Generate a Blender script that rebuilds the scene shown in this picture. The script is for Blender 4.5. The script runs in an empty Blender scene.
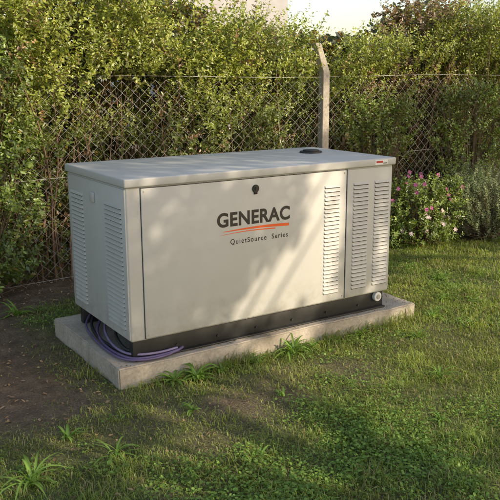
import bpy, bmesh, math, numpy as np
from mathutils import Vector, Matrix
rng=np.random.default_rng(7)
scene=bpy.context.scene
COL=scene.collection
# ------------------------------------------------------------------ helpers
def link(o,parent=None):
    COL.objects.link(o)
    if parent: o.parent=parent
    return o
def empty(name):
    e=bpy.data.objects.new(name,None); e.empty_display_size=.2; return link(e)
def mk_mesh(name,V,F,mats=(),parent=None,smooth=False,fm=None):
    me=bpy.data.meshes.new(name); me.from_pydata([tuple(v) for v in V],[],F); me.update()
    for m in mats: me.materials.append(m)
    if fm is not None: me.polygons.foreach_set('material_index',fm)
    if smooth: me.polygons.foreach_set('use_smooth',[True]*len(me.polygons))
    return link(bpy.data.objects.new(name,me),parent)
def fast_mesh(name,V,sizes,idx,cols,mat,parent=None,smooth=False):
    me=bpy.data.meshes.new(name)
    sizes=np.asarray(sizes,dtype=np.int32); idx=np.asarray(idx,dtype=np.int32)
    me.vertices.add(len(V)); me.vertices.foreach_set('co',np.asarray(V,dtype=np.float32).ravel())
    me.loops.add(len(idx)); me.loops.foreach_set('vertex_index',idx)
    me.polygons.add(len(sizes))
    st=np.concatenate([[0],np.cumsum(sizes)[:-1]]).astype(np.int32)
    me.polygons.foreach_set('loop_start',st); me.polygons.foreach_set('loop_total',sizes)
    if smooth: me.polygons.foreach_set('use_smooth',np.ones(len(sizes),dtype=bool))
    me.update(calc_edges=True)
    if cols is not None:
        a=me.attributes.new('Col','FLOAT_COLOR','POINT')
        c=np.ones((len(V),4),dtype=np.float32); c[:,:3]=cols
        a.data.foreach_set('color',c.ravel())
    me.materials.append(mat)
    return link(bpy.data.objects.new(name,me),parent)
def nrm(v): return v/np.maximum(np.linalg.norm(v,axis=-1,keepdims=True),1e-9)
def leaves(name,P,D,N,L,W,C,mat,parent=None,cup=.15):
    n=len(P); D=nrm(D); S=nrm(np.cross(D,N)); N=np.cross(S,D)
    L=np.broadcast_to(L,(n,))[:,None]; W=np.broadcast_to(W,(n,))[:,None]
    V=np.stack([P, P+D*.3*L-S*.5*W+N*cup*W, P+D*.7*L-S*.4*W+N*cup*W-N*.04*L, P+D*L-N*.12*L,
                P+D*.7*L+S*.4*W+N*cup*W-N*.04*L, P+D*.3*L+S*.5*W+N*cup*W],1).reshape(-1,3)
    b=(np.arange(n)*6)[:,None]
    idx=(b+np.array([0,1,2,3,0,3,4,5])).ravel()
    return fast_mesh(name,V,np.full(n*2,4),idx,np.repeat(C,6,0),mat,parent)
def blades(name,P,H,Wd,az,lean,C,mat,parent=None,tipc=1.25):
    n=len(P); d=np.stack([np.cos(az),np.sin(az),0*az],1); s=np.stack([-np.sin(az),np.cos(az),0*az],1)
    H=H[:,None]; Wd=Wd[:,None]; lean=lean[:,None]; up=np.array([0,0,1.])
    m=P+d*lean*H*.35+up*H*.6; t=P+d*lean*H+up*H*(1-.35*lean)
    V=np.stack([P-s*Wd/2,P+s*Wd/2,m-s*Wd*.4,m+s*Wd*.4,t],1).reshape(-1,3)
    b=(np.arange(n)*5)[:,None]
    idx=(b+np.array([0,1,3,2,2,3,4])).ravel()
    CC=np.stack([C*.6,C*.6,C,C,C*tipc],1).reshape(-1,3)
    return fast_mesh(name,V,np.tile([4,3],n),idx,CC,mat,parent)
def vnoise(P,scale,seed):
    r=np.random.default_rng(seed); n=24; G=r.random((n,n,n))
    Q=np.asarray(P)/scale+100; 
    if Q.shape[1]==2: Q=np.c_[Q,np.full(len(Q),3.3)]
    i=np.floor(Q).astype(int); f=Q-i; f=f*f*(3-2*f); out=0
    for dx in (0,1):
        for dy in (0,1):
            for dz in (0,1):
                w=(f[:,0] if dx else 1-f[:,0])*(f[:,1] if dy else 1-f[:,1])*(f[:,2] if dz else 1-f[:,2])
                out=out+w*G[(i[:,0]+dx)%n,(i[:,1]+dy)%n,(i[:,2]+dz)%n]
    return out
def tubes(name,paths,radii,mat,parent=None,sides=6,cols=None):
    V=[];sz=[];idx=[];CC=[];off=0
    for k,(pts,rr) in enumerate(zip(paths,radii)):
        pts=np.asarray(pts,float); n=len(pts)
        T=nrm(np.gradient(pts,axis=0)); ref=np.array([.3,.2,1.]) if abs(T[0,2])<.8 else np.array([1.,.3,0])
        A=nrm(np.cross(T,ref)); B=np.cross(T,A)
        rr=np.broadcast_to(rr,(n,))
        an=np.arange(sides)*2*np.pi/sides
        ring=pts[:,None]+rr[:,None,None]*(A[:,None]*np.cos(an)[None,:,None]+B[:,None]*np.sin(an)[None,:,None])
        V.append(ring.reshape(-1,3))
        for i in range(n-1):
            for j in range(sides):
                j2=(j+1)%sides
                idx+= [off+i*sides+j,off+i*sides+j2,off+(i+1)*sides+j2,off+(i+1)*sides+j]; sz.append(4)
        if cols is not None: CC.append(np.repeat(np.array(cols[k])[None],n*sides,0))
        off+=n*sides
    return fast_mesh(name,np.concatenate(V),sz,idx,np.concatenate(CC) if cols is not None else None,mat,parent,True)
def box(name,lo,hi,mat,parent=None,bev=0,seg=2):
    bm=bmesh.new(); bmesh.ops.create_cube(bm,size=1)
    lo=Vector(lo);hi=Vector(hi)
    for v in bm.verts: v.co=Vector([(lo[i]+hi[i])/2+v.co[i]*(hi[i]-lo[i]) for i in range(3)])
    if bev: bmesh.ops.bevel(bm,geom=bm.edges[:],offset=bev,segments=seg,affect='EDGES',profile=.5)
    me=bpy.data.meshes.new(name); bm.to_mesh(me); bm.free(); me.materials.append(mat)
    if bev:
        for p in me.polygons: p.use_smooth=True
        me.set_sharp_from_angle(angle=math.radians(40))
    return link(bpy.data.objects.new(name,me),parent)
# ------------------------------------------------------------------ materials
def newmat(name):
    m=bpy.data.materials.new(name); m.use_nodes=True; nt=m.node_tree
    return m,nt,nt.nodes['Principled BSDF'],nt.nodes['Material Output']
def noise(nt,scale,detail=4,coord='Object',rough=.6):
    tc=nt.nodes.new('ShaderNodeTexCoord'); n=nt.nodes.new('ShaderNodeTexNoise')
    n.inputs['Scale'].default_value=scale; n.inputs['Detail'].default_value=detail; n.inputs['Roughness'].default_value=rough
    nt.links.new(tc.outputs[coord],n.inputs['Vector']); return n
def ramp(nt,src,stops):
    r=nt.nodes.new('ShaderNodeValToRGB'); e=r.color_ramp.elements
    while len(e)<len(stops): e.new(.5)
    for i,(p,c) in enumerate(stops):
        e[i].position=p; e[i].color=(*c,1) if len(c)==3 else c
    nt.links.new(src,r.inputs['Fac']); return r
def mixc(nt,fac,a,b,mode='MIX'):
    m=nt.nodes.new('ShaderNodeMix'); m.data_type='RGBA'; m.blend_type=mode
    for s,v in ((0,fac),(6,a),(7,b)):
        if hasattr(v,'is_output'): nt.links.new(v,m.inputs[s])
        else: m.inputs[s].default_value=v if s==0 else (*v,1)
    return m.outputs[2]
def bump(nt,bsdf,src,dist,strength=1):
    b=nt.nodes.new('ShaderNodeBump'); b.inputs['Distance'].default_value=dist; b.inputs['Strength'].default_value=strength
    nt.links.new(src,b.inputs['Height']); nt.links.new(b.outputs[0],bsdf.inputs['Normal'])
def leafmat(name,transl=.35,rough=.45,gloss=0.):
    m=bpy.data.materials.new(name); m.use_nodes=True; nt=m.node_tree; nt.nodes.remove(nt.nodes['Principled BSDF']); out=nt.nodes['Material Output']
    a=nt.nodes.new('ShaderNodeAttribute'); a.attribute_name='Col'
    d=nt.nodes.new('ShaderNodeBsdfDiffuse'); nt.links.new(a.outputs['Color'],d.inputs['Color'])
    t=nt.nodes.new('ShaderNodeBsdfTranslucent')
    c=mixc(nt,1.0,a.outputs['Color'],(1.5,1.6,.6),'MULTIPLY'); nt.links.new(c,t.inputs['Color'])
    mx=nt.nodes.new('ShaderNodeMixShader'); mx.inputs[0].default_value=transl
    nt.links.new(d.outputs[0],mx.inputs[1]); nt.links.new(t.outputs[0],mx.inputs[2]); last=mx
    if gloss:
        g=nt.nodes.new('ShaderNodeBsdfGlossy'); g.inputs['Roughness'].default_value=rough; g.inputs['Color'].default_value=(.9,.95,1,1)
        m2=nt.nodes.new('ShaderNodeMixShader'); m2.inputs[0].default_value=gloss
        nt.links.new(mx.outputs[0],m2.inputs[1]); nt.links.new(g.outputs[0],m2.inputs[2]); last=m2
    nt.links.new(last.outputs[0],out.inputs['Surface'])
    return m
def plain(name,col,rough=.5,metal=0,var=.12,scale=12,bmp=0):
    m,nt,b,out=newmat(name); n=noise(nt,scale)
    r=ramp(nt,n.outputs['Fac'],[(.3,tuple(c*(1-var) for c in col)),(.7,tuple(min(1,c*(1+var)) for c in col))])
    nt.links.new(r.outputs[0],b.inputs['Base Color']); b.inputs['Roughness'].default_value=rough; b.inputs['Metallic'].default_value=metal
    if bmp: bump(nt,b,n.outputs['Fac'],bmp)
    return m
M_leaf=leafmat('leaf_green',.35,.4,.05); M_grass=leafmat('grass_blade',.4,.5,.02); M_litter=leafmat('dry_leaf',.1)
M_petal=leafmat('petal',.3)
m,nt,b,out=newmat('bark'); a=nt.nodes.new('ShaderNodeAttribute'); a.attribute_name='Col'
n=noise(nt,60); c=mixc(nt,.6,a.outputs['Color'],n.outputs['Color'],'OVERLAY'); nt.links.new(c,b.inputs['Base Color']); b.inputs['Roughness'].default_value=.85
bump(nt,b,n.outputs['Fac'],.004); M_bark=m
# powder coated steel
m,nt,b,out=newmat('beige_powder_coat')
n1=noise(nt,2.2,6); n2=noise(nt,900,2); n3=noise(nt,14,8)
r=ramp(nt,n1.outputs['Fac'],[(.3,(.465,.46,.43)),(.7,(.505,.50,.47))])
tc=nt.nodes.new('ShaderNodeTexCoord'); sp=nt.nodes.new('ShaderNodeSeparateXYZ'); nt.links.new(tc.outputs['Object'],sp.inputs[0])
mr=nt.nodes.new('ShaderNodeMapRange'); nt.links.new(sp.outputs['Z'],mr.inputs['Value'])
mr.inputs['From Min'].default_value=.24; mr.inputs['From Max'].default_value=.45; mr.inputs['To Min'].default_value=.6; mr.inputs['To Max'].default_value=.06
mm=nt.nodes.new('ShaderNodeMath'); mm.operation='MULTIPLY'; nt.links.new(mr.outputs[0],mm.inputs[0])
r3=ramp(nt,n3.outputs['Fac'],[(.42,(0,0,0)),(.75,(1,1,1))]); nt.links.new(r3.outputs[0],mm.inputs[1])
c=mixc(nt,mm.outputs[0],r.outputs[0],(.27,.23,.17)); nt.links.new(c,b.inputs['Base Color'])
rr=nt.nodes.new('ShaderNodeMapRange'); rr.inputs['To Min'].default_value=.36; rr.inputs['To Max'].default_value=.52; nt.links.new(n3.outputs['Fac'],rr.inputs['Value']); nt.links.new(rr.outputs[0],b.inputs['Roughness'])
bump(nt,b,n2.outputs['Fac'],.0004,.6); M_paint=m
M_black=plain('black_steel',(.018,.018,.018),.5,0,.3,20)
M_slot_shade=plain('slot_shade_dark',(.02,.02,.02),.7)  # near-black colour standing in for shade inside slots and gaps
M_rubber=plain('black_rubber',(.02,.02,.022),.6)
M_purple=plain('purple_conduit',(.12,.09,.19),.45,0,.2)
M_lilac=plain('lilac_conduit',(.22,.18,.30),.45,0,.2)
M_ink=plain('decal_black',(.02,.02,.02),.4); M_orange=plain('decal_orange',(.75,.12,.02),.4,0,.05)
M_white=plain('white_plastic',(.75,.75,.72),.4,0,.05); M_red=plain('decal_red',(.5,.02,.02),.4)
M_wire=plain('galvanised_wire',(.42,.40,.37),.5,.3,.25,8)
def concrete(name,lo,mid,hi):
    m,nt,b,out=newmat(name); n1=noise(nt,5,8); n2=noise(nt,60,6); n3=noise(nt,1.7,4)
    r=ramp(nt,n1.outputs['Fac'],[(.25,lo),(.5,mid),(.75,hi)])
    r2=ramp(nt,n2.outputs['Fac'],[(.35,(.78,.78,.78)),(.6,(1,1,1))]); c=mixc(nt,1.,r.outputs[0],r2.outputs[0],'MULTIPLY')
    r3=ramp(nt,n3.outputs['Fac'],[(.55,(0,0,0)),(.75,(.6,.6,.6))]); c=mixc(nt,r3.outputs[0],c,(.19,.155,.115))
    nt.links.new(c,b.inputs['Base Color']); b.inputs['Roughness'].default_value=.9; bump(nt,b,n2.outputs['Fac'],.004); return m
M_conc=concrete('slab_concrete',(.33,.28,.22),(.45,.395,.32),(.53,.47,.395))
M_post=concrete('post_concrete',(.30,.26,.21),(.44,.39,.32),(.55,.49,.41))
# ------------------------------------------------------------------ sun geometry
az=math.radians(153); el=math.radians(27)
s=np.array([math.sin(az)*math.cos(el),math.cos(az)*math.cos(el),math.sin(el)])
e1=np.array([-math.cos(az),math.sin(az),0.]); e2=np.cross(s,e1); 
if e2[2]<0: e2=-e2
# ------------------------------------------------------------------ ground
def grassmask(x,y):
    P=np.c_[x,y]; g=.35+1.0*vnoise(P,.55,1)*.6+.5*vnoise(P,.16,2)
    soil=np.exp(-(((x+.75)/.75)**2+((y-.75)/1.15)**2)**1.5)
    g-=.85*soil; g-=.9*np.clip((y-1.55-.12*np.sin(x*5))/.35,0,1)
    g-=.35*np.exp(-(((x-.3)/.6)**2+((y+.55)/.25)**2))
    return np.clip(g-.15,0,1)
t=np.linspace(-1,1,221); ax=np.sinh(t*6)/np.sinh(6)*150
gx,gy=np.meshgrid(ax+1.5,ax+.5,indexing='ij'); P2=np.c_[gx.ravel(),gy.ravel()]
z=(vnoise(P2,.9,11)-.5)*.03+(vnoise(P2,.2,12)-.5)*.012
near=np.exp(-((np.abs(P2[:,0]-1.5)/9)**4+(np.abs(P2[:,1])/9)**4)); z=z*near
n=221; ii=(np.arange(n-1)[:,None]*n+np.arange(n-1)).ravel()
idx=np.c_[ii,ii+n,ii+n+1,ii+1].ravel()
m,nt,b,out=newmat('soil_and_lawn')
a=nt.nodes.new('ShaderNodeAttribute'); a.attribute_name='Col'
n1=noise(nt,9,8); n2=noise(nt,90,5)
soil=ramp(nt,n1.outputs['Fac'],[(.3,(.09,.062,.04)),(.55,(.17,.12,.075)),(.75,(.24,.18,.12))])
green=ramp(nt,n1.outputs['Fac'],[(.3,(.07,.085,.022)),(.7,(.14,.155,.048))])
c=mixc(nt,a.outputs['Fac'],soil.outputs[0],green.outputs[0])
r2=ramp(nt,n2.outputs['Fac'],[(.35,(.5,.5,.5)),(.65,(1.2,1.2,1.2))]); c=mixc(nt,1.,c,r2.outputs[0],'MULTIPLY')
nt.links.new(c,b.inputs['Base Color']); b.inputs['Roughness'].default_value=.95; bump(nt,b,n2.outputs['Fac'],.012)
gm=grassmask(P2[:,0],P2[:,1]); 
def gz(x,y):
    P=np.c_[x,y]; return (vnoise(P,.9,11)-.5)*.03
fast_mesh('ground',np.c_[P2,z],np.full(len(idx)//4,4),idx,np.repeat(np.clip(gm*1.3,0,.85)[:,None],3,1),m,smooth=True)
# ------------------------------------------------------------------ slab
W=.903; L=1.95; ZB=.239; ZT=1.171
SX0,SX1,SY0,SY1=-.10,2.17,-.045,1.05
bm=bmesh.new(); bmesh.ops.create_cube(bm,size=1)
for v in bm.verts: v.co=Vector(((SX0+SX1)/2+v.co.x*(SX1-SX0),(SY0+SY1)/2+v.co.y*(SY1-SY0),.035+v.co.z*.17))
bmesh.ops.bevel(bm,geom=bm.edges[:],offset=.008,segments=2,affect='EDGES')
bmesh.ops.subdivide_edges(bm,edges=[e for e in bm.edges if e.calc_length()>.3],cuts=60,use_grid_fill=True)
co=np.array([v.co[:] for v in bm.verts]); 
dn=np.stack([vnoise(co,.12,21)-.5,vnoise(co,.12,22)-.5,(vnoise(co,.25,23)-.5)*.5],1)*.022+np.stack([vnoise(co,.03,24)-.5,vnoise(co,.03,25)-.5,vnoise(co,.03,26)*0],1)*.006
for v,d in zip(bm.verts,dn): v.co+=Vector(d)
me=bpy.data.meshes.new('concrete_slab'); bm.to_mesh(me); bm.free(); me.materials.append(M_conc)
link(bpy.data.objects.new('concrete_slab',me))
# ------------------------------------------------------------------ generator
G=empty('standby_generator')
box('enclosure_body',(0,.006,ZB),(L,W,1.125),M_paint,G,.012,3)
box('roof_lid',(-.014,-.014,1.122),(L+.014,W+.014,ZT),M_paint,G,.009,3)
box('access_door',(.088,-.004,ZB+.012),(1.542,.012,1.112),M_paint,G,.004,2)
box('control_side_panel',(1.552,-.003,ZB+.012),(1.94,.012,1.112),M_paint,G,.004,2)
box('end_panel',(-.006,.012,ZB+.012),(.012,W-.012,1.112),M_paint,G,.004,2)
box('door_gap_shade',(.0845,.0035,ZB+.01),(1.5555,.0058,1.115),M_slot_shade,G)  # dark sheet standing in for the shadow in the panel gaps
# base frame
box('base_rail_front',(.02,.035,.125),(L-.02,.085,ZB+.004),M_black,G,.004)
box('base_rail_back',(.02,W-.085,.125),(L-.02,W-.035,ZB+.004),M_black,G,.004)
box('base_rail_end',(L-.07,.09,.125),(L-.025,W-.09,ZB+.004),M_black,G,.004)
box('base_rail_inner',(.16,.09,.125),(.2,W-.09,ZB+.004),M_black,G,.004)
box('base_foot_flange',(.02,.005,.122),(L-.02,.034,.131),M_black,G,.002)
for i,x in enumerate(np.linspace(.3,1.7,6)):
    bm=bmesh.new(); bmesh.ops.create_cone(bm,cap_ends=True,segments=6,radius1=.008,radius2=.008,depth=.01,matrix=Matrix.Translation((x,.03,.165))@Matrix.Rotation(math.pi/2,4,'X'))
    me=bpy.data.meshes.new('bolt'); bm.to_mesh(me); bm.free(); me.materials.append(M_rubber); link(bpy.data.objects.new('bolt_%d'%i,me),G)
# louvers
def louvers(name,axis,u0,u1,z0,z1,n,plane):
    V=[];F=[];fm=[]
    def T(u,o,z):  # o = outward
        return (u,plane-o,z) if axis=='x' else (plane-o,u,z)
    p=(z1-z0)/n
    for i in range(n):
        z=z0+i*p; t=z+p*.82; b_=z+p*.22; o=.0085
        k=len(V); e=.006
        V+= [T(u0,0,t),T(u1,0,t),T(u0+e,o*.75,z+p*.52),T(u1-e,o*.75,z+p*.52),T(u0+e,o,b_),T(u1-e,o,b_),T(u0,0,b_),T(u1,0,b_)]
        for f,mi in (([0,1,3,2],0),([2,3,5,4],0),([0,2,4,6],0),([1,7,5,3],0),([4,5,7,6],1)):
            F.append([k+a for a in f]); fm.append(mi)
        k=len(V); V+=[T(u0+.004,.0012,b_),T(u1-.004,.0012,b_),T(u0+.004,.0012,z-.0*p),T(u1-.004,.0012,z)]; F.append([k,k+1,k+3,k+2]); fm.append(1)  # black strip painted in place of the shade in an open slot
    ob=mk_mesh(name,V,F,(M_paint,M_slot_shade),G,False,fm)
louvers('door_louvers','x',1.36,1.49,.30,1.03,27,-.004)
louvers('panel_louvers_a','x',1.60,1.735,.30,1.03,27,-.003)
louvers('panel_louvers_b','x',1.785,1.92,.30,1.03,27,-.003)
louvers('end_louvers_near','y',.055,.30,.30,1.02,27,-.006)
louvers('end_louvers_far','y',.64,.84,.30,1.02,27,-.006)
# door latch, end latch, cap
def disc(name,c,r,d,mat,rot='X',seg=32,bev=.003):
    bm=bmesh.new(); bmesh.ops.create_cone(bm,cap_ends=True,segments=seg,radius1=r,radius2=r,depth=d)
    bmesh.ops.bevel(bm,geom=[e for e in bm.edges if abs(e.verts[0].co.z-e.verts[1].co.z)<1e-6],offset=bev,segments=2,affect='EDGES')
    R=Matrix.Rotation(math.pi/2,4,rot) if rot!='Z' else Matrix.Identity(4)
    bmesh.ops.transform(bm,matrix=Matrix.Translation(c)@R,verts=bm.verts[:])
    me=bpy.data.meshes.new(name); bm.to_mesh(me); bm.free(); me.materials.append(mat)
    for p in me.polygons: p.use_smooth=True
    me.set_sharp_from_angle(angle=math.radians(35)); return link(bpy.data.objects.new(name,me),G)
disc('latch_bezel',(.834,-.008,1.052),.024,.010,M_black); disc('latch_core',(.834,-.015,1.052),.011,.008,M_rubber)
box('latch_tail',(.822,-.012,1.018),(.846,-.004,1.04),M_black,G,.003)
box('end_latch',(-.018,.44,.985),(-.006,.50,1.045),M_paint,G,.004)
disc('exhaust_collar',(1.68,.56,ZT+.006),.08,.012,M_black,'Z'); disc('exhaust_cap',(1.68,.56,ZT+.016),.058,.010,M_rubber,'Z')
disc('drain_cap',(1.862,.020,.205),.032,.03,M_white); disc('drain_cap_hub',(1.862,.003,.205),.017,.008,M_wire)
box('lid_sticker',(1.775,-.0152,1.130),(1.885,-.0142,1.162),M_white,G); 
box('lid_sticker_stripe',(1.785,-.0162,1.142),(1.84,-.0154,1.155),M_red,G); box('lid_sticker_line',(1.845,-.0162,1.136),(1.878,-.0154,1.142),M_ink,G)
def text(name,body,x0,x1,z,h,mat,off=0,y=-.0048,sp=1):
    cu=bpy.data.curves.new(name,'FONT'); cu.body=body; cu.size=1; cu.offset=off; cu.extrude=.0; cu.space_character=sp
    o=bpy.data.objects.new(name,cu); link(o); bpy.context.view_layer.update()
    me=bpy.data.meshes.new_from_object(o); bpy.data.objects.remove(o)
    c=np.array([v.co[:] for v in me.vertices]); mn=c.min(0); mx=c.max(0)
    for v in me.vertices:
        v.co=Vector((x0+(v.co.x-mn[0])/(mx[0]-mn[0])*(x1-x0), y, z+(v.co.y-mn[1])/(mx[1]-mn[1])*h))
    me.materials.clear(); me.materials.append(mat); me.update()
    o=bpy.data.objects.new(name,me); link(o,G)
text('logo_lettering','GENERAC',.565,1.09,.838,.088,M_ink,.034,sp=1.06)
text('series_lettering','QuietSource  Series',.655,1.075,.724,.038,M_ink,.012,sp=1.25)
V=[];F=[]
n=24
for k,(zc,th,x0,x1) in enumerate([(.812,.019,.60,1.085),(.792,.007,.58,.98)]):
    o0=len(V)
    for i in range(n+1):
        t_=i/n; x=x0+(x1-x0)*t_; zz=zc+.008*math.sin(t_*math.pi)+.006*t_; w=th*(t_**.6)*(1 if t_<.97 else .9)+.0006
        V+=[(x,-.0048,zz),(x,-.0048,zz-w)]
    for i in range(n): F.append([o0+2*i,o0+2*i+1,o0+2*i+3,o0+2*i+2])
mk_mesh('logo_swoosh',V,F,(M_orange,),G)
k=0
for x in (.105,1.525): 
    for zz in (.27,1.095):
        disc('screw_%d'%k,(x,-.0055,zz),.005,.003,M_wire,seg=10,bev=.001); k+=1
# cables
def smooth_path(pts,n=30):
    pts=np.array(pts,float); tt=np.linspace(0,len(pts)-1,n); out=[]
    for t_ in tt:
        i=min(int(t_),len(pts)-2); f=t_-i; p0=pts[max(i-1,0)];p1=pts[i];p2=pts[i+1];p3=pts[min(i+2,len(pts)-1)]
        out.append(.5*((2*p1)+(-p0+p2)*f+(2*p0-5*p1+4*p2-p3)*f*f+(-p0+3*p1-3*p2+p3)*f**3))
    return np.array(out)
cb=[([(.12,.72,.2),(.03,.6,.15),(-.02,.42,.137),(-.035,.22,.137),(.0,.04,.139),(.1,-.008,.137),(.24,-.005,.137),(.33,.03,.138),(.36,.08,.14)],.009,M_purple),
    ([(.12,.65,.21),(.04,.5,.17),(.0,.3,.15),(.0,.12,.15),(.06,.035,.15),(.18,.012,.147),(.30,.03,.145)],.008,M_lilac),
    ([(.1,.85,.2),(.0,.72,.15),(-.04,.5,.137),(-.055,.25,.136),(-.03,.05,.136),(.08,-.025,.135),(.2,-.022,.134),(.26,.0,.136)],.007,M_purple),
    ([(.08,.4,.22),(.03,.3,.19),(.02,.14,.16),(.07,.06,.16),(.14,.045,.15),(.2,.06,.14)],.010,M_rubber),
    ([(.1,.8,.2),(.03,.7,.15),(-.01,.5,.137),(-.01,.3,.136),(.02,.12,.14),(.1,.06,.15),(.2,.07,.15)],.010,M_rubber)]
for i,(p,r_,m_) in enumerate(cb): tubes('cable_%d'%i,[smooth_path(p)],[r_],m_,G,10)
# ------------------------------------------------------------------ chain link fence
FY=2.2
FN=empty('chain_link_fence')
paths=[];pitch=.052;row=.048;top=1.70
xs=np.arange(-4.5,9.5,pitch); zr=np.arange(.03,top+.001,row)
for k,x in enumerate(xs):
    pts=[]
    sag=.03*math.sin(x*1.1)
    for j,zz in enumerate(zr):
        sg=1 if (j+k)%2 else -1
        pts.append((x+sg*(pitch/2+.002)+.012*math.sin(zz*2.3+x*.9), FY+sag+.012*math.sin(zz*3+x*2)+(.003 if j%2 else -.003), zz+.01*math.sin(x*1.7)+.008*math.sin(x*4.1+zz)))
    paths.append(pts)
tubes('mesh_wires',paths,[.0018]*len(paths),M_wire,FN,4)
hw=[]
for zz in (top,.9,.06):
    hw.append([(x,FY+.03*math.sin(x*1.1)-.004,zz+.01*math.sin(x*1.7)) for x in np.arange(-4.5,9.4,.2)])
tubes('tension_wires',hw,[.0022]*3,M_wire,FN,5)
for i,x in enumerate((-3.2,3.09,6.3)):
    zt=1.74; w=.044
    prof=[(0,-.1,w),(0,zt*.5,w*.95),(0,zt,w*.9),(-.10,zt+.27,w*.75)]
    V=[];F=[]
    for (dx,zz,ww) in prof:
        k=len(V); V+=[(x+dx-ww,FY-.0-ww,zz),(x+dx+ww,FY-.0-ww,zz),(x+dx+ww,FY-.0+ww,zz),(x+dx-ww,FY-.0+ww,zz)]
    for a_ in range(3):
        for j in range(4): F.append([a_*4+j,a_*4+(j+1)%4,a_*4+4+(j+1)%4,a_*4+4+j])
    F.append([12,13,14,15])
    o=mk_mesh('concrete_post_%d'%i,V,F,(M_post,),FN); bv=o.modifiers.new('b','BEVEL'); bv.width=.008; bv.segments=2
# ------------------------------------------------------------------ hedge
def shoots(S,T,Ln,k,leafL,leafW,col,rng,spread=1.0,gdrop=.15,cvar=.25):
    n=len(S); t=np.linspace(.08,1,k)[None,:,None]*np.ones((n,1,1)); t=t+rng.normal(0,.02,t.shape)
    T=nrm(T); bend=np.concatenate([rng.normal(0,.15,(n,2)),-gdrop*np.ones((n,1))],1)
    P=S[:,None]+T[:,None]*Ln[:,None,None]*t+bend[:,None]*Ln[:,None,None]*t*t
    tang=nrm(T[:,None]+2*bend[:,None]*t)
    a=nrm(np.cross(tang,np.array([.31,.17,.9])+0*tang)); b=np.cross(tang,a)
    ph=(np.arange(k)*2.4)[None,:,None]+rng.random((n,1,1))*6.28
    rad=a*np.cos(ph)+b*np.sin(ph)
    D=nrm(tang*.55+rad*spread+rng.normal(0,.2,P.shape))
    N=nrm(np.array([0.1,-.55,.8])+rng.normal(0,.5,P.shape)+tang*.2)
    sz=(1.15-.5*t[...,0])*rng.uniform(.7,1.25,(n,k))
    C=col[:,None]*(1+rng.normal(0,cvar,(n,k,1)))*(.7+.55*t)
    yel=rng.random((n,k,1))<.03; C=np.where(yel,np.array([.30,.23,.05]),C)
    return P.reshape(-1,3),D.reshape(-1,3),N.reshape(-1,3),(leafL*sz).ravel(),(leafW*sz).ravel(),np.clip(C,.004,.5).reshape(-1,3),P
def htop(x):
    h=np.interp(x,[-3,.3,1.4,1.9,2.4,3.0,3.3,4.5,4.9,9],[2.9,2.85,2.8,2.45,2.36,2.32,2.18,2.22,2.6,2.6])
    return h+.07*np.sin(x*3.7)+.06*np.sin(x*9.1+1)
def hedge_density(x,z):
    low=(z<1.55)
    f=np.interp(x,[-3,.1,.4,.6,1.05,1.3,2.6,3.0,3.4,6,9],[1,1,.75,.45,.5,1,1,.8,.55,.55,.6])
    fz=np.interp(z,[0,.4,.9,1.5,1.75],[.8,.8,.85,.95,1])
    return np.where(low,f*fz,1.)
n0=29000
x=rng.uniform(-2.5,7.5,n0); z=rng.uniform(0,1,n0)**.9*2.8; u=rng.random(n0)**1.4
clump=vnoise(np.c_[x,u,z],.30,31)
yf=2.30-.24*np.clip((z-1.45)/.5,0,1)+.38*(vnoise(np.c_[x,0*x,z],.42,32)-.5)
y=yf+u*.85
keep=(z<htop(x)-.25)&(rng.random(n0)<hedge_density(x,z)*np.clip(.25+2.5*(clump-.32),.03,1))
keep&=~((np.abs(x-3.05)<.15)&(y<2.40)&(z>1.0))
x,y,z=x[keep],y[keep],z[keep]; n1=len(x)
S=np.c_[x,y,z]
T=np.c_[rng.normal(0,.4,n1),rng.normal(-.35,.4,n1),rng.uniform(.3,1.2,n1)]
Ln=rng.uniform(.16,.42,n1)
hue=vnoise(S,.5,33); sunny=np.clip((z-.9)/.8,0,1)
base=np.array([.16,.205,.045])*(1-sunny[:,None])+np.array([.30,.335,.06])*sunny[:,None]  # sunlit look put into the colour: upper leaves lighter and yellower
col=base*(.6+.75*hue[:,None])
red=(rng.random(n1)<np.where((x>3.3)&(z<1.6),.25,.04)); col[red]=np.array([.26,.15,.075])*(.6+.8*rng.random((red.sum(),1)))
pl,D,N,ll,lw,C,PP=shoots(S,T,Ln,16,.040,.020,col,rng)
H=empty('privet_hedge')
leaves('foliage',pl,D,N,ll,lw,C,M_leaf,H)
sel=rng.choice(n1,min(n1,4000),False)
tubes('twigs',[PP[i][[0,5,10,15]] for i in sel],[np.array([.0028,.0022,.0016,.001])]*len(sel),M_bark,H,3,[np.array([.2,.135,.085])*rng.uniform(.6,1.3) for _ in sel])
st=[];rd=[];cl=[]
for i in range(380):
    x0=rng.uniform(-2.5,7.5); y0=rng.uniform(2.32,2.95); h=rng.uniform(1.1,2.2); p=[];q=np.array([x0,y0,-.02]); d=np.array([rng.normal(0,.10),rng.normal(-.03,.08),1.])
    for j in range(9):
        p.append(q.copy()); d+=np.array([rng.normal(0,.08),rng.normal(0,.06),0]); q=q+d/np.linalg.norm(d)*h/8
    r0=rng.uniform(.004,.013); st.append(p); rd.append(np.linspace(r0,r0*.35,9)); cl.append(np.array([.26,.165,.11])*rng.uniform(.4,1.2))
    for b_ in range(2):
        k=rng.integers(2,7); q=p[k].copy(); d=np.array([rng.normal(0,.6),rng.normal(-.2,.4),.8]); pp=[]
        for j in range(5): pp.append(q.copy()); d+=rng.normal(0,.15,3); q=q+d/np.linalg.norm(d)*.09
        st.append(pp); rd.append(np.linspace(r0*.5,.0012,5)); cl.append(cl[-1])
tubes('stems',st,rd,M_bark,H,5,cl)
n2=60000
x=rng.uniform(-3.2,7.8,n2); y=rng.uniform(2.9,3.5,n2); z=rng.uniform(0,1,n2)*(htop(x)-.12)
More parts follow.
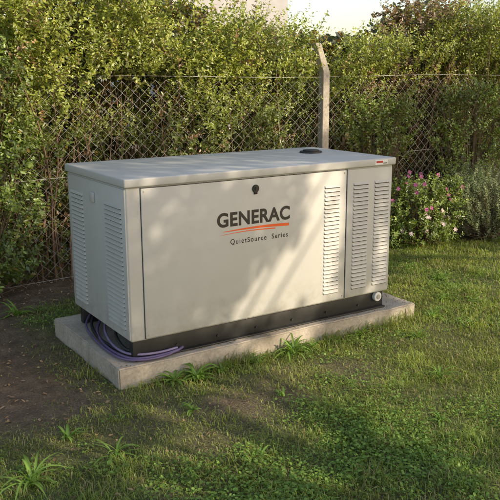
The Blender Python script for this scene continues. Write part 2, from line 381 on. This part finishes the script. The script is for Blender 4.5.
leaves('inner_foliage',np.c_[x,y,z],rng.normal(0,1,(n2,3)),rng.normal(0,1,(n2,3))+np.array([0,-1,.3]),.08,.05,np.array([.09,.10,.033])*rng.uniform(.5,1.4,(n2,1))*np.where(rng.random((n2,1))<.35,np.array([[2.2,1.1,.9]]),1.),M_leaf,H)  # dark filler leaves, added so no light shows through the hedge
# ------------------------------------------------------------------ other shrubs
def shrub(name,cx,cy,rx,ry,h,nsh,k,lL,lW,col,Lr=(.15,.35),z0=.0,cv=.25,up=.8,stemc=(.14,.1,.06)):
    E=empty(name)
    a=rng.uniform(0,6.28,nsh); r=np.sqrt(rng.random(nsh)); z=z0+rng.random(nsh)**.9*(h-z0)*.85
    pr=np.sqrt(np.clip(1-((z-z0-.45*(h-z0))/(.62*(h-z0)))**2,.05,1))
    wob=.75+.5*vnoise(np.c_[np.cos(a)*.5,np.sin(a)*.5,z],.25,int(abs(cx*10))+3)
    S=np.c_[cx+rx*r*pr*np.cos(a)*wob,cy+ry*r*pr*np.sin(a)*wob,z]
    T=np.c_[np.cos(a)*.6+rng.normal(0,.3,nsh),np.sin(a)*.6+rng.normal(0,.3,nsh),up+rng.uniform(-.2,.5,nsh)]
    col=np.array(col)*(.6+.8*vnoise(S,.2,44)[:,None])
    pl,D,N,ll,lw,C,PP=shoots(S,T,rng.uniform(*Lr,nsh),k,lL,lW,col,rng,cvar=cv)
    leaves('leaves',pl,D,N,ll,lw,C,M_leaf,E)
    st=[];rd=[]
    for i in range(0,nsh,3):
        st.append([(cx+rng.normal(0,rx*.15),cy+rng.normal(0,ry*.15),0),(S[i]*.6+np.array([cx,cy,0])*.4)*np.array([1,1,.8]),S[i],PP[i][-1]]); rd.append(np.array([.005,.004,.0025,.001]))
    tubes('branches',st,rd,M_bark,E,4,[stemc]*len(st))
    return E,PP
shrub('leafy_shrub',-.4,2.12,.6,.28,2.4,760,18,.048,.023,(.16,.215,.045))
shrub('plum_shrub',4.95,2.7,.55,.4,2.85,430,16,.05,.024,(.25,.16,.10),z0=.3,Lr=(.2,.45))
E,PP=shrub('flowering_shrub',4.0,1.68,.46,.32,.72,400,15,.040,.020,(.22,.29,.06),Lr=(.1,.22))
tips=PP[:,-1]; tips=tips[tips[:,2]>.15]; pk=tips[rng.choice(len(tips),60,False)]
FP=[];FD=[];FC=[]
for i,p in enumerate(pk):
    c=np.array([.68,.22,.46]) if (p[2]>.42) else np.array([.8,.65,.70])
    f=nrm(np.array([rng.normal(-.4,.4),rng.normal(-.8,.3),.5]))
    a_=nrm(np.cross(f,[0,0,1])); b_=np.cross(f,a_)
    for j in range(6):
        an=j*1.047+rng.random()*.3; FP.append(p+f*.01); FD.append(a_*math.cos(an)+b_*math.sin(an)+f*.35); FC.append(c*rng.uniform(.75,1.15))
FP=np.array(FP);FD=np.array(FD)
leaves('flowers',FP,FD,FD*0+np.array([-.4,-.8,.5]),.026,.018,np.array(FC),M_petal,E)
shrub('lavender_bush',4.85,1.5,.52,.38,.72,720,30,.028,.0060,(.26,.31,.15),Lr=(.18,.34),up=1.1)
shrub('low_fern_plant',3.45,1.78,.28,.2,.34,110,14,.036,.016,(.18,.27,.055),Lr=(.08,.2))
shrub('climbing_vine',3.75,2.1,.5,.07,1.55,190,14,.036,.02,(.20,.26,.05),z0=.8)
shrub('climbing_vine',5.2,2.1,.6,.08,1.7,380,14,.036,.02,(.20,.26,.05),z0=.5)
# ------------------------------------------------------------------ grass
def inslab(x,y,mg=.0): return (x>SX0-mg)&(x<SX1+mg)&(y>SY0-mg)&(y<SY1+mg)
cam_xy=np.array([-1.618,-3.735])
N0=900000
x=rng.uniform(-2.6,7.5,N0); y=rng.uniform(-3.4,2.5,N0)
dv=np.c_[x,y]-cam_xy; fw=np.array([.543,.84]); rt=np.array([.84,-.543]); dep=dv@fw; lat=dv@rt
inside=(dep>1.9)&(np.abs(lat)<dep*.5+.25)
gmk=grassmask(x,y)
keep=(~inslab(x,y,.004))&(rng.random(N0)<gmk*np.where(inside,1,.12)*np.clip(1.25-dep/9,.3,1)+.004)
x,y,dep,gmk=x[keep],y[keep],dep[keep],gmk[keep]; n=len(x)
hh=vnoise(np.c_[x,y],.22,51)
Hh=(.010+.018*gmk+.045*hh**3)*rng.uniform(.5,1.6,n)
edge=np.exp(-((y-SY0)/.12)**2)*(x>SX0)*(x<SX1)*(y<SY0); Hh*=1+1.3*edge
Wd=rng.uniform(.002,.0048,n)*np.clip(dep/4.5,.9,1.5)
tone=vnoise(np.c_[x,y],.45,52)[:,None]; tone2=vnoise(np.c_[x,y],.12,53)[:,None]
C=np.array([.19,.285,.055])*(1-tone)+np.array([.35,.38,.09])*tone
C=C*(.55+.9*tone2)*rng.uniform(.7,1.3,(n,1)); dry=rng.random(n)<.14; C[dry]=np.array([.46,.37,.2])*rng.uniform(.6,1.2,(dry.sum(),1))
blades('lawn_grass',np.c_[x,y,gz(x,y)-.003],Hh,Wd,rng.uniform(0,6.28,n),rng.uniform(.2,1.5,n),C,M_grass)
N0=420000
x=rng.uniform(-2,6,N0); y=rng.uniform(-3,2.2,N0)
cm=vnoise(np.c_[x,y],.35,61)+.6*vnoise(np.c_[x,y],.1,62)
fore=np.exp(-(((x-.55)/.9)**2+((y+1.45)/.4)**2))
dv=np.c_[x,y]-cam_xy; dep=dv@fw; lat=dv@rt
keep=(~inslab(x,y,.02))&(rng.random(N0)<np.clip((cm-.86)*1.6+.75*fore,0,1)*np.clip(grassmask(x,y)*2,0,1))&(dep>1.9)&(np.abs(lat)<dep*.5+.3)
x,y=x[keep],y[keep]; n=len(x); a=rng.uniform(0,6.28,n)
P=np.c_[x,y,gz(x,y)+rng.uniform(.006,.04,n)]
leaves('clover_patch',P,np.c_[np.cos(a),np.sin(a),rng.normal(0,.3,n)],np.c_[rng.normal(0,.35,(n,2)),np.ones(n)],rng.uniform(.010,.020,n),rng.uniform(.009,.017,n),np.array([.18,.28,.06])*rng.uniform(.6,1.5,(n,1)),M_grass,cup=.1)
N0=24000
x=rng.uniform(-2.5,7,N0); y=rng.uniform(-2.6,2.9,N0)
pr=.08+.9*np.clip((y-1.3)/.5,0,1)+.7*np.exp(-(((x+.7)/.8)**2+((y-.6)/1.1)**2))
keep=(rng.random(N0)<pr)&~inslab(x,y,.01); x,y=x[keep],y[keep]; n=len(x); a=rng.uniform(0,6.28,n)
leaves('leaf_litter',np.c_[x,y,gz(x,y)+rng.uniform(.004,.02,n)],np.c_[np.cos(a),np.sin(a),rng.normal(0,.3,n)],np.c_[rng.normal(0,.4,(n,2)),np.ones(n)],rng.uniform(.012,.035,n),rng.uniform(.006,.015,n),np.array([.29,.2,.115])*rng.uniform(.4,1.5,(n,1)),M_litter)
# litter and dirt blown on the slab
ns=160; x=np.where(rng.random(ns)<.6,rng.uniform(SX0,SX1,ns),rng.uniform(1.96,2.16,ns)); y=np.where(x>1.96,rng.uniform(SY0,SY1,ns),rng.uniform(SY0,.02,ns)); a=rng.uniform(0,6.28,ns)
leaves('fallen_leaves',np.c_[x,y,np.full(ns,.126)],np.c_[np.cos(a),np.sin(a),a*0+.1],np.c_[rng.normal(0,.2,(ns,2)),np.ones(ns)],rng.uniform(.008,.022,ns),rng.uniform(.004,.01,ns),np.array([.2,.14,.07])*rng.uniform(.4,1.3,(ns,1)),M_litter)
def rosette(name,cx,cy,nl,Lr,w,col):
    V=[];sz=[];idx=[];CC=[];off=0
    for i in range(nl):
        a=rng.uniform(0,6.28); l=rng.uniform(*Lr); el_=rng.uniform(.5,1.35); q=np.array([cx+rng.normal(0,.012),cy+rng.normal(0,.012),0.]); d=np.array([math.cos(a),math.sin(a),0]); sd=np.array([-math.sin(a),math.cos(a),0]); c=np.array(col)*rng.uniform(.7,1.35)
        m_=8
        for j in range(m_):
            t_=j/(m_-1); ww=w*(math.sin(math.pi*min(1,.18+t_*.82)))**.7*.5+.0003
            V+=[q-sd*ww+np.array([0,0,ww*.4]),q,q+sd*ww+np.array([0,0,ww*.4])]; CC+=[c,c*1.3,c]
            q=q+(d*math.cos(el_)+np.array([0,0,1])*math.sin(el_))*l/(m_-1); el_-=rng.uniform(.15,.32)
            if q[2]<.008: q[2]=.008
        for j in range(m_-1):
            o=off+j*3; idx+=[o,o+1,o+4,o+3,o+1,o+2,o+5,o+4]; sz+=[4,4]
        off+=m_*3
    return fast_mesh(name,np.array(V),sz,idx,np.array(CC),M_grass,smooth=True)
W_=[(-.83,-.78,22,(.12,.24),.012),(-.42,-.73,16,(.09,.18),.010),(.33,-.16,30,(.07,.18),.020),(.2,-.12,20,(.06,.14),.018),(1.03,-.13,34,(.08,.2),.013),(1.15,-.14,16,(.06,.14),.013),(1.5,-.92,24,(.07,.15),.009),
    (2.3,-.1,26,(.08,.18),.01),(1.9,-.35,18,(.07,.14),.009),(2.7,.15,22,(.08,.16),.009),(-.55,-.45,14,(.05,.12),.014),(-1.,-.3,14,(.06,.13),.012),(.75,-.13,14,(.05,.1),.015),(1.6,-.12,20,(.06,.14),.01),(3.1,.6,22,(.08,.18),.009),(-.5,1.3,18,(.08,.2),.012),(-.2,1.6,20,(.1,.24),.014),(2.0,-1.1,18,(.06,.13),.008),(.1,-1.1,12,(.05,.1),.012),(.5,-.13,16,(.05,.12),.014),(.62,-.6,12,(.04,.09),.012),(1.1,-1.3,16,(.05,.1),.01),(.1,-.5,12,(.04,.09),.013)]
for w_ in W_: rosette('weed_plant',*w_,(.17,.27,.055))
# ------------------------------------------------------------------ house beyond hedge
M_wall=plain('render_wall',(.36,.355,.35),.9,0,.1,3); M_roof=plain('roof_tiles',(.16,.09,.06),.8,0,.25,10); M_glass=plain('window_glass',(.03,.04,.05),.1,0,.1)
HB=empty('rendered_house')
hx0,hx1,hy0,hy1=8.3,12.2,15.5,20.
box('walls',(hx0,hy0,-.1),(hx1,hy1,4.6),M_wall,HB); box('parapet',(hx0-.1,hy0-.1,4.6),(hx1+.1,hy1+.1,4.8),M_roof,HB,.02)
for i,(xx,zz) in enumerate(((9.2,.8),(11.2,.8),(9.2,2.1),(11.2,2.1))):
    box('window_%d'%i,(xx,hy0-.02,zz),(xx+.6,hy0+.05,zz+1.0),M_glass,HB); box('sill_%d'%i,(xx-.1,hy0-.1,zz-.08),(xx+.7,hy0-.002,zz-.003),M_wall,HB)
box('door',(10.25,hy0-.03,-.1),(11.0,hy0+.05,2.0),M_roof,HB)
# ------------------------------------------------------------------ unseen shade trees (behind the photographer), crowns cut to place sun patches
def windows(a,b):  # thins crown leaves wherever a sun patch is wanted on the scene
    k=np.ones_like(a)
    def ell(P,ra,rb,rot=0,v=0.,wj=.7):
        nonlocal k
        P=np.array(P,float); ca,cb=P@e1,P@e2
        c_,s_=math.cos(rot),math.sin(rot); u=(a-ca)*c_+(b-cb)*s_; w=-(a-ca)*s_+(b-cb)*c_
        w_=(vnoise(np.c_[a,b],.09,75)-.5)*wj
        k=np.where((u/ra)**2+(w/rb)**2+w_<1,np.minimum(k,v),k)
    nz=vnoise(np.c_[a,b],.13,71)
    front=(a>-.1)&(a<1.8)&(b>.0)&(b<.9)
    k=np.where(nz>np.where(front,.97,np.where(b<0,.52,.72)),0,k)
    ell((1.3,.45,1.17),1.1,.26,-.1,.35)
    ell((1.36,0,.72),.19,.44,-.12,0,.5); ell((1.02,0,.44),.36,.19,.3,0,.5); ell((1.86,0,.70),.07,.38)
    ell((1.2,-.66,0),1.7,.27,-.08); ell((3.3,.1,0),1.7,.5); ell((4.0,1.6,.35),.7,.4)
    ell((-.7,-.6,0),.45,.09); ell((1.6,-1.2,0),.9,.12); ell((.3,-1.05,0),.4,.08)
    b0=np.array([1.5,2.2,.75])@e2
    k=np.where(b>b0,k*np.where(vnoise(np.c_[a,b],.22,77)>.42,.05,.6),k)
    k=np.where(b>np.array([1.5,2.2,1.5])@e2,k*.05,k)
    return k
def tree(name,ac,seed,dist=10.):
    r=np.random.default_rng(seed); E=empty(name)
    C0=e1*ac+e2*.0+s*dist; ncl=270
    cl=np.c_[r.uniform(-3.0,3.0,ncl),r.uniform(-1.1,1.1,ncl),r.uniform(-1.6,1.7,ncl)]
    rad=np.sqrt((cl[:,0]/3.0)**2+(cl[:,1]/1.6)**2*.3+(cl[:,2]/2.)**2*.4); cl=cl[rad<1.15]
    hz=nrm(np.array([s[0],s[1],0]))
    cen=C0+cl[:,:1]*e1+cl[:,1:2]*hz+cl[:,2:]*np.array([0,0,1.])
    P=np.concatenate([c+r.normal(0,1,(210,3))*np.array([.30,.30,.22]) for c in cen])
    k=windows(P@e1,P@e2); P=P[r.random(len(P))<k]
    n=len(P); D=r.normal(0,1,(n,3))-np.array([0,0,.4])
    leaves('crown',P,D,r.normal(0,1,(n,3))+np.array([0,0,.8]),.10,.052,np.array([.09,.13,.03])*r.uniform(.6,1.4,(n,1)),M_leaf,E)
    base=np.array([C0[0],C0[1],0.]); st=[];rd=[]
    topz=C0[2]-1.2; st.append([base+np.array([0,0,-.2]),base+np.array([.05,0,topz*.5]),base+np.array([0,.05,topz])]); rd.append(np.array([.2,.16,.13]))
    q0=base+np.array([0,.05,topz])
    for c in cen[::5]:
        mid=q0*.45+c*.55+r.normal(0,.12,3)
        if windows((mid@e1)[None],(mid@e2)[None])[0]>.5 : st.append([q0,mid,c]); rd.append(np.array([.045,.02,.006]))
    tubes('trunk_and_limbs',st,rd,M_bark,E,8,[(.12,.09,.07)]*len(st))
tree('shade_tree',-.6,5,8.6); tree('shade_tree',4.6,6,9.6)
# ------------------------------------------------------------------ light, world, camera
ld=bpy.data.lights.new('sun','SUN'); ld.energy=5.; ld.angle=math.radians(.5); ld.color=(1,.85,.64)
lo=bpy.data.objects.new('sun',ld); lo.rotation_mode='QUATERNION'; lo.rotation_quaternion=Vector(s).to_track_quat('Z','Y'); link(lo); lo.location=(0,0,10)
w=bpy.data.worlds.new('World'); scene.world=w; w.use_nodes=True; nt=w.node_tree
sky=nt.nodes.new('ShaderNodeTexSky'); sky.sky_type='NISHITA'; sky.sun_disc=False; sky.sun_elevation=el; sky.sun_rotation=az; sky.dust_density=1.5; sky.air_density=1.
bg=nt.nodes['Background']; bg.inputs['Strength'].default_value=.15
mx=nt.nodes.new('ShaderNodeMix'); mx.data_type='RGBA'; mx.blend_type='MULTIPLY'; mx.inputs[0].default_value=1; mx.inputs[7].default_value=(1.95,1.78,1.6,1)
nt.links.new(sky.outputs[0],mx.inputs[6]); nt.links.new(mx.outputs[2],bg.inputs['Color'])
cd=bpy.data.cameras.new('camera'); cd.sensor_width=36; cd.lens=36*752.2/500; cd.clip_end=500; cd.clip_start=.05
co_=bpy.data.objects.new('camera',cd); link(co_)
yaw,pitch,roll=.5739,.2284,-.0039
F=Vector((math.sin(yaw)*math.cos(pitch),math.cos(yaw)*math.cos(pitch),-math.sin(pitch))); R=Vector((math.cos(yaw),-math.sin(yaw),0)); U=R.cross(F)
R2=R*math.cos(roll)+U*math.sin(roll); U2=-R*math.sin(roll)+U*math.cos(roll)
co_.matrix_world=Matrix(((R2.x,U2.x,-F.x,-1.6179),(R2.y,U2.y,-F.y,-3.7346),(R2.z,U2.z,-F.z,1.7121),(0,0,0,1)))
scene.camera=co_
scene.view_settings.view_transform='Standard'; scene.view_settings.look='None'; scene.view_settings.exposure=0
